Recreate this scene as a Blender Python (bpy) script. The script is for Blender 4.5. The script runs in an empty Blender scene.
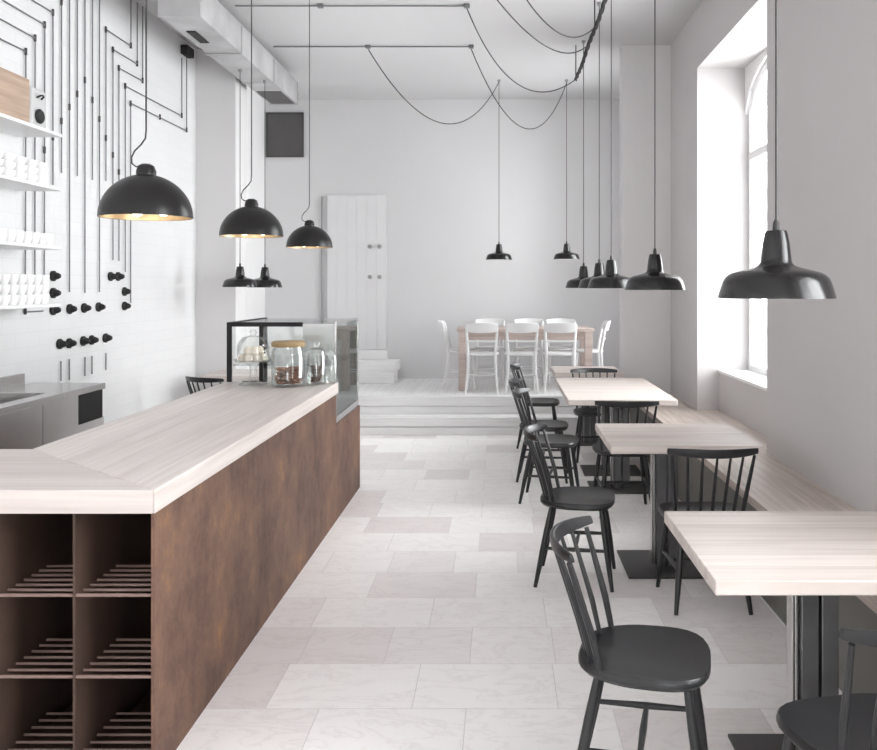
import bpy, bmesh, math, random
from mathutils import Vector, Matrix
random.seed(7)
C = bpy.context.scene.collection
PI = math.pi
R = math.radians
H, F, VX, VY = 1.61, 880.0, 500.0, 287.0      # eye height, focal length in px, vanishing point

# ------------------------------------------------------------------ materials
def mat(name):
    m = bpy.data.materials.new(name); m.use_nodes = True
    nt = m.node_tree
    return m, nt, nt.nodes['Principled BSDF']

def plain(name, col, rough=0.5, metal=0.0, var=0.06, scale=6.0, bump=0.0):
    m, nt, b = mat(name)
    tc = nt.nodes.new('ShaderNodeTexCoord')
    n = nt.nodes.new('ShaderNodeTexNoise'); n.inputs['Scale'].default_value = scale; n.inputs['Detail'].default_value = 4
    nt.links.new(tc.outputs['Object'], n.inputs['Vector'])
    r = nt.nodes.new('ShaderNodeValToRGB')
    r.color_ramp.elements[0].position = 0.3; r.color_ramp.elements[1].position = 0.7
    r.color_ramp.elements[0].color = tuple(max(0, c*(1-var)) for c in col) + (1,)
    r.color_ramp.elements[1].color = tuple(min(1, c*(1+var)) for c in col) + (1,)
    nt.links.new(n.outputs['Fac'], r.inputs['Fac']); nt.links.new(r.outputs['Color'], b.inputs['Base Color'])
    b.inputs['Roughness'].default_value = rough; b.inputs['Metallic'].default_value = metal
    if bump:
        bp = nt.nodes.new('ShaderNodeBump'); bp.inputs['Strength'].default_value = bump; bp.inputs['Distance'].default_value = 0.004
        nt.links.new(n.outputs['Fac'], bp.inputs['Height']); nt.links.new(bp.outputs['Normal'], b.inputs['Normal'])
    return m

def wood(name, axis, c0, c1, plank=0.14, length=1.9, rough=0.45):
    """boards whose grain runs along axis 'x' or 'y'"""
    m, nt, b = mat(name)
    L = nt.links.new
    tc = nt.nodes.new('ShaderNodeTexCoord')
    mp = nt.nodes.new('ShaderNodeMapping')
    mp.inputs['Location'].default_value = (3.3, 0.03, 0)
    if axis == 'y': mp.inputs['Rotation'].default_value = (0, 0, PI/2)
    L(tc.outputs['Object'], mp.inputs['Vector'])
    oi = nt.nodes.new('ShaderNodeObjectInfo')
    br = nt.nodes.new('ShaderNodeTexBrick')
    br.inputs['Scale'].default_value = 1; br.inputs['Brick Width'].default_value = length; br.inputs['Row Height'].default_value = plank
    br.inputs['Mortar Size'].default_value = 0.0012; br.inputs['Mortar Smooth'].default_value = 0.3
    br.inputs['Color1'].default_value = (0.90,)*3 + (1,); br.inputs['Color2'].default_value = (1, 1, 1, 1); br.inputs['Mortar'].default_value = (0.62, 0.6, 0.57, 1)
    br.offset = 0.37
    L(mp.outputs['Vector'], br.inputs['Vector'])
    st = nt.nodes.new('ShaderNodeMapping'); st.inputs['Scale'].default_value = (1.1, 22, 22)
    L(mp.outputs['Vector'], st.inputs['Vector'])
    n = nt.nodes.new('ShaderNodeTexNoise'); n.noise_dimensions = '4D'
    n.inputs['Scale'].default_value = 1.3; n.inputs['Detail'].default_value = 6; n.inputs['Distortion'].default_value = 0.6
    L(st.outputs['Vector'], n.inputs['Vector'])
    w = nt.nodes.new('ShaderNodeMath'); w.operation = 'MULTIPLY_ADD'
    w.inputs[1].default_value = 9.0
    bw = nt.nodes.new('ShaderNodeRGBToBW'); L(br.outputs['Color'], bw.inputs['Color'])
    L(bw.outputs['Val'], w.inputs[0]); L(oi.outputs['Random'], w.inputs[2]); L(w.outputs[0], n.inputs['W'])
    r = nt.nodes.new('ShaderNodeValToRGB')
    r.color_ramp.elements[0].position = 0.28; r.color_ramp.elements[1].position = 0.62
    r.color_ramp.elements[0].color = c0 + (1,); r.color_ramp.elements[1].color = c1 + (1,)
    L(n.outputs['Fac'], r.inputs['Fac'])
    mx = nt.nodes.new('ShaderNodeMix'); mx.data_type = 'RGBA'; mx.blend_type = 'MULTIPLY'; mx.inputs[0].default_value = 1.0
    L(r.outputs['Color'], mx.inputs[6]); L(br.outputs['Color'], mx.inputs[7])
    L(mx.outputs[2], b.inputs['Base Color'])
    b.inputs['Roughness'].default_value = rough
    return m

def tiles_marble():
    m, nt, b = mat('marble_tiles'); L = nt.links.new
    tc = nt.nodes.new('ShaderNodeTexCoord')
    mp = nt.nodes.new('ShaderNodeMapping'); mp.inputs['Location'].default_value = (0.13, -0.16, 0)
    L(tc.outputs['Object'], mp.inputs['Vector'])
    br = nt.nodes.new('ShaderNodeTexBrick')
    for k, v in (('Scale', 1), ('Brick Width', 0.56), ('Row Height', 0.40), ('Mortar Size', 0.0016), ('Mortar Smooth', 0.2), ('Bias', -0.35)):
        br.inputs[k].default_value = v
    br.offset = 0.37; br.offset_frequency = 2; br.squash = 0.66; br.squash_frequency = 3
    br.inputs['Color1'].default_value = (0.97, 0.945, 0.935, 1); br.inputs['Color2'].default_value = (0.72, 0.66, 0.645, 1)
    br.inputs['Mortar'].default_value = (0.70, 0.67, 0.66, 1)
    L(mp.outputs['Vector'], br.inputs['Vector'])
    bw = nt.nodes.new('ShaderNodeRGBToBW'); L(br.outputs['Color'], bw.inputs['Color'])
    mul = nt.nodes.new('ShaderNodeMath'); mul.operation = 'MULTIPLY'; mul.inputs[1].default_value = 60.0
    L(bw.outputs['Val'], mul.inputs[0])
    st = nt.nodes.new('ShaderNodeMapping'); st.inputs['Scale'].default_value = (1.0, 2.4, 1)
    L(mp.outputs['Vector'], st.inputs['Vector'])
    n = nt.nodes.new('ShaderNodeTexNoise'); n.noise_dimensions = '4D'
    n.inputs['Scale'].default_value = 2.6; n.inputs['Detail'].default_value = 9; n.inputs['Distortion'].default_value = 1.4; n.inputs['Roughness'].default_value = 0.62
    L(st.outputs['Vector'], n.inputs['Vector']); L(mul.outputs[0], n.inputs['W'])
    r = nt.nodes.new('ShaderNodeValToRGB')      # thin veins
    e = r.color_ramp.elements
    e[0].position = 0.46; e[0].color = (1, 1, 1, 1)
    e[1].position = 0.54; e[1].color = (1, 1, 1, 1)
    x = e.new(0.497); x.color = (0.86, 0.845, 0.845, 1)
    x = e.new(0.512); x.color = (0.97, 0.96, 0.95, 1)
    L(n.outputs['Fac'], r.inputs['Fac'])
    mx = nt.nodes.new('ShaderNodeMix'); mx.data_type = 'RGBA'; mx.blend_type = 'MULTIPLY'; mx.inputs[0].default_value = 0.6
    L(br.outputs['Color'], mx.inputs[6]); L(r.outputs['Color'], mx.inputs[7]); L(mx.outputs[2], b.inputs['Base Color'])
    b.inputs['Roughness'].default_value = 0.42
    b.inputs['Specular IOR Level'].default_value = 0.35
    return m

def wall_tiles():
    m, nt, b = mat('white_wall_tiles'); L = nt.links.new
    tc = nt.nodes.new('ShaderNodeTexCoord'); sp = nt.nodes.new('ShaderNodeSeparateXYZ'); cb = nt.nodes.new('ShaderNodeCombineXYZ')
    L(tc.outputs['Object'], sp.inputs[0]); L(sp.outputs['Y'], cb.inputs['X']); L(sp.outputs['Z'], cb.inputs['Y'])
    br = nt.nodes.new('ShaderNodeTexBrick')
    for k, v in (('Scale', 1), ('Brick Width', 0.30), ('Row Height', 0.10), ('Mortar Size', 0.002), ('Mortar Smooth', 0.4)):
        br.inputs[k].default_value = v
    br.inputs['Color1'].default_value = (0.725, 0.725, 0.73, 1); br.inputs['Color2'].default_value = (0.705, 0.705, 0.71, 1); br.inputs['Mortar'].default_value = (0.64, 0.64, 0.645, 1)
    L(cb.outputs[0], br.inputs['Vector']); L(br.outputs['Color'], b.inputs['Base Color'])
    b.inputs['Roughness'].default_value = 0.35
    return m

def rust():
    m, nt, b = mat('rusted_steel'); L = nt.links.new
    tc = nt.nodes.new('ShaderNodeTexCoord')
    mp = nt.nodes.new('ShaderNodeMapping'); mp.inputs['Scale'].default_value = (1.6, 1.5, 1.25)
    L(tc.outputs['Object'], mp.inputs['Vector'])
    n = nt.nodes.new('ShaderNodeTexNoise'); n.inputs['Scale'].default_value = 2.6; n.inputs['Detail'].default_value = 12; n.inputs['Roughness'].default_value = 0.70
    L(mp.outputs['Vector'], n.inputs['Vector'])
    r = nt.nodes.new('ShaderNodeValToRGB'); e = r.color_ramp.elements
    e[0].position = 0.30; e[0].color = (0.066, 0.040, 0.031, 1)
    e[1].position = 0.72; e[1].color = (0.27, 0.135, 0.058, 1)
    x = e.new(0.48); x.color = (0.132, 0.076, 0.057, 1)
    x = e.new(0.60); x.color = (0.172, 0.100, 0.070, 1)
    L(n.outputs['Fac'], r.inputs['Fac'])
    n2 = nt.nodes.new('ShaderNodeTexNoise'); n2.inputs['Scale'].default_value = 45; n2.inputs['Detail'].default_value = 5
    L(tc.outputs['Object'], n2.inputs['Vector'])
    r2 = nt.nodes.new('ShaderNodeValToRGB'); r2.color_ramp.elements[0].color = (0.78, 0.78, 0.78, 1); r2.color_ramp.elements[1].color = (1.2, 1.2, 1.2, 1)
    L(n2.outputs['Fac'], r2.inputs['Fac'])
    mx = nt.nodes.new('ShaderNodeMix'); mx.data_type = 'RGBA'; mx.blend_type = 'MULTIPLY'; mx.inputs[0].default_value = 1
    L(r.outputs['Color'], mx.inputs[6]); L(r2.outputs['Color'], mx.inputs[7]); L(mx.outputs[2], b.inputs['Base Color'])
    b.inputs['Roughness'].default_value = 0.6; b.inputs['Specular IOR Level'].default_value = 0.2
    return m

def pane_mat(name, tint=(0.97, 0.985, 0.98), refl=0.08, edge=0.75):
    m = bpy.data.materials.new(name); m.use_nodes = True; nt = m.node_tree; L = nt.links.new
    nt.nodes.remove(nt.nodes['Principled BSDF'])
    out = nt.nodes['Material Output']
    t = nt.nodes.new('ShaderNodeBsdfTransparent'); t.inputs['Color'].default_value = tint + (1,)
    g = nt.nodes.new('ShaderNodeBsdfGlossy'); g.inputs['Roughness'].default_value = 0.03
    lw = nt.nodes.new('ShaderNodeLayerWeight'); lw.inputs['Blend'].default_value = 0.25
    mr = nt.nodes.new('ShaderNodeMapRange'); mr.inputs['To Min'].default_value = refl; mr.inputs['To Max'].default_value = edge
    L(lw.outputs['Fresnel'], mr.inputs['Value'])
    mx = nt.nodes.new('ShaderNodeMixShader')
    L(mr.outputs[0], mx.inputs[0]); L(t.outputs[0], mx.inputs[1]); L(g.outputs[0], mx.inputs[2]); L(mx.outputs[0], out.inputs['Surface'])
    return m

def emit(name, col, s):
    m, nt, b = mat(name)
    b.inputs['Base Color'].default_value = col + (1,)
    b.inputs['Emission Color'].default_value = col + (1,); b.inputs['Emission Strength'].default_value = s
    return m

def boards_white(name, axis='x', plank=0.1):
    return wood(name, axis, (0.78, 0.77, 0.77), (0.88, 0.875, 0.875), plank=plank, length=30, rough=0.55)

M = dict(
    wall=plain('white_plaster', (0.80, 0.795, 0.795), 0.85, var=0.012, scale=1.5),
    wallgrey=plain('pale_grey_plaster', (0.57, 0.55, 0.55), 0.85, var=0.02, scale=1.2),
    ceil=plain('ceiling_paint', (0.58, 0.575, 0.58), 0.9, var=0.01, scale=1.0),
    floor=tiles_marble(), wtile=wall_tiles(), rust=rust(),
    tabw=wood('pale_oak_boards', 'x', (0.55, 0.475, 0.435), (0.70, 0.63, 0.59), plank=0.12, length=8),
    topx=wood('limed_oak_across', 'x', (0.50, 0.44, 0.41), (0.62, 0.565, 0.535), plank=0.14, length=20, rough=0.4),
    topy=wood('limed_oak_along', 'y', (0.56, 0.495, 0.46), (0.69, 0.63, 0.60), plank=0.155, length=20, rough=0.4),
    bench=wood('bench_oak', 'y', (0.46, 0.385, 0.335), (0.66, 0.575, 0.52), plank=0.145, length=2.8),
    edgew=wood('limed_oak_edge', 'y', (0.66, 0.59, 0.54), (0.80, 0.74, 0.70), plank=0.3, length=3),
    whiteboard=boards_white('white_deck_boards_across', 'x', 0.11),
    deck=boards_white('white_deck_boards', 'y', 0.12),
    panel=plain('grey_bench_panel', (0.17, 0.165, 0.15), 0.7, var=0.05),
    black=plain('graphite_lacquer', (0.019, 0.019, 0.0205), 0.34, var=0.12, scale=9),
    lampb=plain('dark_enamel', (0.009, 0.0085, 0.009), 0.2, var=0.05),
    lampg=plain('grey_enamel', (0.013, 0.012, 0.012), 0.34, var=0.05),
    gold=plain('gold_leaf', (0.62, 0.46, 0.27), 0.4, 0.9, var=0.1, scale=20),
    whiteen=plain('white_enamel', (0.8, 0.8, 0.79), 0.35, var=0.02),
    cord=plain('black_cord', (0.045, 0.043, 0.043), 0.7),
    pipe=plain('dark_conduit', (0.16, 0.16, 0.165), 0.5, 0.2),
    gpipe=plain('grey_conduit', (0.30, 0.30, 0.30), 0.45, 0.3),
    duct=plain('galvanised_steel', (0.50, 0.495, 0.50), 0.45, 0.4, var=0.20, scale=2.5),
    dark=plain('dark_grey_metal', (0.055, 0.052, 0.052), 0.6),
    void=plain('deep_black', (0.012, 0.012, 0.012), 0.7),
    steel=plain('brushed_steel', (0.58, 0.565, 0.56), 0.26, 0.9, var=0.05, scale=3),
    steelcol=plain('raw_steel_post', (0.17, 0.17, 0.175), 0.28, 0.8, var=0.2, scale=5),
    machine=plain('pale_grey_metal', (0.55, 0.55, 0.55), 0.35),
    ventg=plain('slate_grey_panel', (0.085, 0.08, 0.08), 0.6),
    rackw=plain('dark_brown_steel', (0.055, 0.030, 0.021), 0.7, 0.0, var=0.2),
    wallback=plain('off_white_plaster', (0.63, 0.625, 0.63), 0.85, var=0.012, scale=1.5),
    wallpier=plain('light_grey_plaster', (0.66, 0.65, 0.65), 0.85, var=0.015, scale=1.2),
    doorw=plain('off_white_door_paint', (0.69, 0.685, 0.69), 0.5, var=0.01),
    rod=plain('bare_steel_rod', (0.20, 0.135, 0.115), 0.5, 0.1, var=0.1),
    white=plain('white_lacquer', (0.80, 0.80, 0.80), 0.4, var=0.02),
    china=plain('white_china', (0.86, 0.86, 0.86), 0.25, var=0.02),
    oakpink=wood('pink_oak', 'x', (0.42, 0.335, 0.30), (0.55, 0.455, 0.415), plank=0.15),
    crate=wood('crate_wood', 'y', (0.36, 0.25, 0.18), (0.52, 0.39, 0.30), plank=0.1),
    lid=plain('golden_wood', (0.33, 0.235, 0.12), 0.4, var=0.15, scale=12),
    cookie=plain('brown_biscuit', (0.22, 0.095, 0.05), 0.8, var=0.4, scale=30, bump=0.5),
    choc=plain('dark_biscuit', (0.09, 0.045, 0.03), 0.8, var=0.4, scale=30, bump=0.5),
    mer=plain('cream_meringue', (0.84, 0.77, 0.66), 0.7, var=0.08, scale=20),
    glass=pane_mat('window_glass', refl=0.04),
    jar=pane_mat('jar_glass', (0.985, 0.995, 0.99), 0.05, 0.45),
    case=pane_mat('case_glass', (0.975, 0.985, 0.98), 0.05),
    sideg=pane_mat('reflection_tint_glass', (0.72, 0.76, 0.745), 0.14),  # dark reflections of the side pane are put into its tint
    bulb=emit('warm_bulb', (1.0, 0.90, 0.76), 3.5),
)

for k, v in (('lampb', .48), ('lampg', .3)): M[k].node_tree.nodes['Principled BSDF'].inputs['Specular IOR Level'].default_value = v
M['black'].node_tree.nodes['Principled BSDF'].inputs['Specular IOR Level'].default_value = 0.42
# ------------------------------------------------------------------ mesh builder
class MB:
    def __init__(s): s.v = []; s.f = []
    def box(s, x0, y0, z0, x1, y1, z1):
        n = len(s.v)
        s.v += [(x0,y0,z0),(x1,y0,z0),(x1,y1,z0),(x0,y1,z0),(x0,y0,z1),(x1,y0,z1),(x1,y1,z1),(x0,y1,z1)]
        s.f += [tuple(n+i for i in q) for q in ((0,3,2,1),(4,5,6,7),(0,1,5,4),(1,2,6,5),(2,3,7,6),(3,0,4,7))]
        return s
    def prism(s, pts, z0, z1):
        """pts counter-clockwise in x, y"""
        n = len(s.v); k = len(pts)
        s.v += [(p[0], p[1], z0) for p in pts] + [(p[0], p[1], z1) for p in pts]
        s.f += [tuple(n+i for i in reversed(range(k))), tuple(n+k+i for i in range(k))]
        s.f += [(n+i, n+(i+1) % k, n+k+(i+1) % k, n+k+i) for i in range(k)]
        return s
    def extrude_x(s, pts, x0, x1):
        """pts in y, z"""
        n = len(s.v); k = len(pts)
        s.v += [(x0, p[0], p[1]) for p in pts] + [(x1, p[0], p[1]) for p in pts]
        s.f += [tuple(n+i for i in reversed(range(k))), tuple(n+k+i for i in range(k))]
        s.f += [(n+i, n+(i+1) % k, n+k+(i+1) % k, n+k+i) for i in range(k)]
        return s
    def tube(s, pts, rad, n=8):
        pts = [Vector(p) for p in pts]
        k = len(pts); b0 = len(s.v)
        if not isinstance(rad, (list, tuple)): rad = [rad]*k
        up = None
        for i, p in enumerate(pts):
            t = (pts[min(i+1, k-1)] - pts[max(i-1, 0)])
            t = t.normalized() if t.length > 1e-9 else Vector((0, 0, 1))
            if up is None:
                a = Vector((1, 0, 0)) if abs(t.x) < 0.8 else Vector((0, 1, 0))
                up = (a - t*a.dot(t)).normalized()
            else:
                up = (up - t*up.dot(t)).normalized()
            w = t.cross(up)
            for j in range(n):
                a = 2*PI*j/n
                s.v.append(tuple(p + (up*math.cos(a) + w*math.sin(a))*rad[i]))
        for i in range(k-1):
            for j in range(n):
                a = b0+i*n+j; b = b0+i*n+(j+1) % n
                s.f.append((a, b, b+n, a+n))
        s.f.append(tuple(b0+j for j in reversed(range(n)))); s.f.append(tuple(b0+(k-1)*n+j for j in range(n)))
        return s
    def lathe(s, prof, n=32, c=(0, 0, 0), axis='z'):
        """prof: (radius, height) from bottom/inside to top; zero radius closes"""
        b0 = len(s.v); rows = []
        def put(r, h, a):
            p = (r*math.cos(a), r*math.sin(a), h)
            if axis == 'x': p = (h, r*math.cos(a), r*math.sin(a))
            if axis == 'y': p = (r*math.sin(a), h, r*math.cos(a))
            s.v.append((p[0]+c[0], p[1]+c[1], p[2]+c[2]))
        for r, h in prof:
            st = len(s.v)
            if r < 1e-6: put(0, h, 0); rows.append((st, 1))
            else:
                for j in range(n): put(r, h, 2*PI*j/n)
                rows.append((st, n))
        for (a, na), (b, nb) in zip(rows, rows[1:]):
            for j in range(n):
                k = (j+1) % n
                if na == 1 and nb == 1: continue
                if na == 1: s.f.append((a, b+k, b+j))
                elif nb == 1: s.f.append((a+j, a+k, b))
                else: s.f.append((a+j, a+k, b+k, b+j))
        return s
    def blob(s, c, rx, ry, rz, n=10, m=6):
        prof = [(0, -1)] + [(math.cos(-PI/2+PI*i/m), math.sin(-PI/2+PI*i/m)) for i in range(1, m)] + [(0, 1)]
        b0 = len(s.v); s.lathe(prof, n)
        for i in range(b0, len(s.v)):
            x, y, z = s.v[i]; s.v[i] = (c[0]+x*rx, c[1]+y*ry, c[2]+z*rz)
        return s
    def build(s, name, m, parent=None, bevel=0.0, smooth=True):
        me = bpy.data.meshes.new(name)
        me.from_pydata(s.v, [], s.f); me.update()
        bm = bmesh.new(); bm.from_mesh(me); bmesh.ops.recalc_face_normals(bm, faces=bm.faces); bm.to_mesh(me); bm.free()
        me.materials.append(m)
        if smooth:
            for p in me.polygons: p.use_smooth = True
            me.set_sharp_from_angle(angle=R(38))
        o = bpy.data.objects.new(name, me); C.objects.link(o)
        if parent: o.parent = parent
        if bevel:
            b = o.modifiers.new('bevel', 'BEVEL'); b.width = bevel; b.segments = 2; b.limit_method = 'ANGLE'
        return o

def tag(o, label=None, cat=None, group=None, kind=None):
    if label: o['label'] = label
    if cat: o['category'] = cat
    if group: o['group'] = group
    if kind: o['kind'] = kind
    return o
def thing(name, label, cat, loc=(0, 0, 0), rz=0.0, group=None):
    o = bpy.data.objects.new(name, None); C.objects.link(o)
    o.location = loc; o.rotation_euler = (0, 0, rz); o.empty_display_size = 0.1
    return tag(o, label, cat, group)
def struct(name, mb, m, parent=None, bevel=0):
    o = mb.build(name, m, parent, bevel)
    if not parent: o['kind'] = 'structure'
    return o
def dup(root, loc, rz, label, group=None):
    r = root.copy(); C.objects.link(r); r.location = loc; r.rotation_euler = (0, 0, rz); r['label'] = label
    if group: r['group'] = group
    for ch in list(root.children):
        c = ch.copy(); C.objects.link(c); c.parent = r
        for g in list(ch.children):
            d = g.copy(); C.objects.link(d); d.parent = c
    return r
def at(px, py, Y):
    """point seen at that place of the photograph, Y metres in front of the camera"""
    return Vector(((px-VX)*Y/F, Y, H-(py-VY)*Y/F))
XL = -3.22                                           # left tiled wall
def on_left(px, py, off=0.0):
    Y = F*(-(XL+off))/(VX-px)
    return Vector((XL+off, Y, H-(py-VY)*Y/F))

# ------------------------------------------------------------------ room
ZC = 4.13; XR = 1.78; YB = 11.8; Y0 = -7.0; XO = 2.36
struct('floor', MB().box(-3.6, Y0-0.3, -0.1, XO, 9.9, 0), M['floor'])
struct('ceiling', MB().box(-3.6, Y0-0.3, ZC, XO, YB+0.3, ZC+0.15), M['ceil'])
struct('wall_left', MB().box(XL-0.3, Y0, 0, XL, 9.32, ZC), M['wtile'])
struct('wall_left_pier', MB().box(XL-0.3, 9.32, 0, -2.80, 9.72, ZC), M['wallpier'])
struct('wall_left_alcove', MB().box(XL-0.3, 9.72, 0, -3.15, YB, ZC), M['wall'])
struct('wall_back', MB().box(-3.6, YB, 0, XO, YB+0.3, ZC), M['wallback'])
struct('wall_right_pier', MB().box(1.27, 9.17, 0, XO, 9.35, ZC), M['wallpier'])
# right wall with its window niches
wins = [(-6.0, -3.9), (-2.65, -0.55), (0.7, 2.75), (5.87, 7.94)]
mb = MB(); ys = [Y0] + [y for w in wins for y in w] + [9.17]
ZN = 3.585
for i in range(0, len(ys), 2): mb.box(XR, ys[i], 0, XO, ys[i+1], ZC)
for a, b in wins:
    mb.box(XR, a, ZN, XO, b, ZC)                     # over the niche
    mb.box(1.98, a, 0, XO, b, 0.84)                  # parapet below the window
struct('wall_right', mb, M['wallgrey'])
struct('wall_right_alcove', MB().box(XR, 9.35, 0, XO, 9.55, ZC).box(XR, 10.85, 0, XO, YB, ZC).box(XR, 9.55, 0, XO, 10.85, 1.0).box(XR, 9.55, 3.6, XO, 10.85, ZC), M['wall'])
# wall behind the camera; its unseen window is added as fill light
mb = MB().box(-3.6, Y0-0.3, 0, XO, Y0, 0.5).box(-3.6, Y0-0.3, 2.5, XO, Y0, ZC)
for x0, x1 in ((-3.6, -0.7), (1.5, XO)): mb.box(x0, Y0-0.3, 0.5, x1, Y0, 2.5)
struct('wall_front', mb, M['wall'])

def window(n, a, b, z0, z1, x, arch=0.42):
    """frame in the wall plane x, arched head when arch > 0"""
    if arch:
        pts = [(a, z1)]
        for i in range(17):
            t = i/16; yy = a + (b-a)*t
            pts.append((yy, z1-arch + arch*0.94*math.sqrt(max(0, 1-(2*t-1)**2))))
        pts.append((b, z1))
        m2 = MB()
        for i in range(1, 17):
            p, q = pts[i], pts[i+1]
            m2.extrude_x([(p[0], p[1]), (q[0], q[1]), (q[0], z1), (p[0], z1)], x-0.06, x+0.10)
        struct('window_%d_arch' % n, m2, M['wall'])
    f = MB(); w = 0.055; x0, x1 = x-0.03, x+0.03
    f.box(x0, a, z0, x1, a+w, z1-arch*0.9).box(x0, b-w, z0, x1, b, z1-arch*0.9).box(x0, a+w, z0, x1, b-w, z0+w)
    ym = (a+b)/2
    zt = 2.78
    f.box(x0, a+w, zt-0.035, x1, b-w, zt+0.035).box(x0, ym-0.04, z0+w, x1, ym+0.04, zt-0.035).box(x0, ym-0.03, zt+0.035, x1, ym+0.03, z1-arch*0.06)
    if arch:
        pr = [(x, a + (b-a)*(i/16), z1-arch + arch*0.94*math.sqrt(max(0, 1-(2*i/16-1)**2)) - 0.025) for i in range(17)]
        f.tube(pr, 0.035, 6)
    else: f.box(x0, a+w, z1-w, x1, b-w, z1)
    o = struct('window_%d' % n, f, M['white'])
    g = MB().box(x-0.004, a+0.02, z0+0.02, x+0.004, b-0.02, z1-arch*0.5).build('pane', M['glass'], o)
    return o
for i, (a, b) in enumerate(wins):
    window(4-i, a, b, 0.86, ZN, 2.27)
    struct('window_%d_sill' % (4-i), MB().box(1.965, a, 0.84, 2.24, b, 0.865), M['white'], bevel=0.003)
window(5, 9.55, 10.85, 1.0, 3.6, 2.27, 0)
for k, (a, b) in enumerate(((-0.7, 1.5),)):  # added window, sized to fill the room with light from behind the camera
    f = MB().box(a, Y0-0.18, 0.5, a+0.06, Y0-0.12, 2.5).box(b-0.06, Y0-0.18, 0.5, b, Y0-0.12, 2.5).box(a+.06, Y0-0.18, 0.5, b-.06, Y0-0.12, 0.56).box(a+.06, Y0-0.18, 2.44, b-.06, Y0-0.12, 2.5)
    o = struct('window_%d' % (6+k), f, M['white'])
    MB().box(a+.03, Y0-0.154, 0.53, b-.03, Y0-0.146, 2.47).build('pane', M['glass'], o)

# raised platform with two plank steps
struct('platform', MB().box(-3.15, 9.87, 0.02, XR, YB, 0.385), M['deck'])
mb = MB().box(-2.80, 9.845, 0.0, 1.27, 9.872, 0.134).box(-2.80, 9.845, 0.142, 1.27, 9.872, 0.274).box(-2.80, 9.845, 0.282, 1.27, 9.872, 0.36).box(-2.8, 9.82, 0.361, 1.27, 9.95, 0.389)
struct('platform_riser', mb, M['whiteboard'])
mb = MB().box(-2.80, 9.575, 0, 1.27, 9.60, 0.083).box(-2.8, 9.575, 0.091, 1.27, 9.6, 0.168).box(-2.80, 9.55, 0.17, 1.27, 9.70, 0.193).box(-2.8, 9.704, 0.17, 1.27, 9.845, 0.193)
struct('platform_step', mb, M['whiteboard'])
mb = MB().box(-2.45, 11.15, 0.386, -1.335, 11.48, 0.515).box(-2.45, 11.45, 0.515, -1.335, YB, 0.645)
struct('door_steps', mb, M['whiteboard'], bevel=0.006)

# plank door with its frame and two pairs of knobs
dr = MB()
for i in range(6):
    a = -2.31 + i*0.132; dr.box(a, YB-0.035, 0.775, a+0.1312, YB-0.001, 2.84)
d = struct('door_1', dr, M['doorw'], bevel=0.002)
MB().box(-2.33, YB-0.10, 0.646, -1.50, YB-.001, 0.77).build('threshold', M['white'], d, .004)
for x in (-1.74, -1.61):
    for z in (2.15, 1.745):
        MB().lathe([(0, 0), (0.028, 0), (0.028, -0.006), (0.012, -0.01), (0.012, -0.03), (0.024, -0.036), (0.024, -0.05), (0, -0.055)], 14, (x, YB-0.035, z), 'y').build('knob', M['gpipe'], d)

# ------------------------------------------------------------------ counter
XB, XI, YN, YF = -1.127, -1.885, 2.865, 7.08
ct = thing('service_counter', 'long rust brown steel counter with open bottle racks at its near end', 'counter', (-1.5, 5.0, 0))
def loc(mb, off=(-1.5, 5.0, 0)):
    mb.v = [(x-off[0], y-off[1], z-off[2]) for x, y, z in mb.v]; return mb
tz = 0.877
loc(MB().box(XB-0.009, YN, 0.0, XB, YF, 0.66).box(XB-0.009, YN, 0.66, XB, 6.06, tz)).build('side_panel', M['rust'], ct)
loc(MB().box(XI, 3.56, 0.0, XI+0.018, YF-0.018, 0.66).box(XI, 3.56, 0.66, XI+0.018, 6.06, tz)).build('inner_panel', M['rust'], ct)
loc(MB().box(XI, YF-0.018, 0, XB-0.018, YF, 0.66)).build('end_panel', M['rust'], ct)
loc(MB().box(XI+0.018, 6.04, 0.63, XB-0.018, YF-0.018, 0.66)).build('case_shelf', M['rust'], ct)
loc(MB().box(XI+0.018, 6.04, 0.66, XB-0.018, 6.06, tz)).build('step_panel', M['rust'], ct)
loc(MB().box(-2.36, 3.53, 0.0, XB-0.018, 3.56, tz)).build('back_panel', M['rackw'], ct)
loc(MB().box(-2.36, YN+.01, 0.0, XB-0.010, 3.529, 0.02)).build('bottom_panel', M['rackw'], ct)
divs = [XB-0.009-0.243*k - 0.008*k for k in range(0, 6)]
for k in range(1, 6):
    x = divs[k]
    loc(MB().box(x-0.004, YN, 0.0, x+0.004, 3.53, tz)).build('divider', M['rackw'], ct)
for k in range(5):
    x1, x0 = divs[k]-(0.004 if k else 0), divs[k+1]+0.004
    for z in (0.604, 0.338, 0.072):
        for j in range(7):
            y = YN+0.008+j*0.050
            if k > 2 and j: continue
            loc(MB().tube([(x0, y, z), (x1, y, z)], 0.0048 if j else 0.006, 8)).build('rack_rod', M['rod'], ct)
wt = thing('counter_worktop', 'thick limed oak worktop turning the corner on the rust brown counter', 'worktop', (-1.5, 3.2, tz))
W0 = (-1.5, 3.2, tz); zt = 0.955
OX, IX, NY, IY = -1.115, -1.895, 2.84, 3.56
sec = MB().prism([(OX, NY), (OX, 6.07), (IX, 6.07), (IX, IY)], tz, zt); loc(sec, W0).build('worktop_section', M['topy'], wt, 0.004)
sec = MB().prism([(-2.38, NY), (OX-0.002, NY), (IX-0.002, IY), (-2.38, IY)], tz, zt); loc(sec, W0).build('worktop_section', M['topx'], wt, 0.004)

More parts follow.
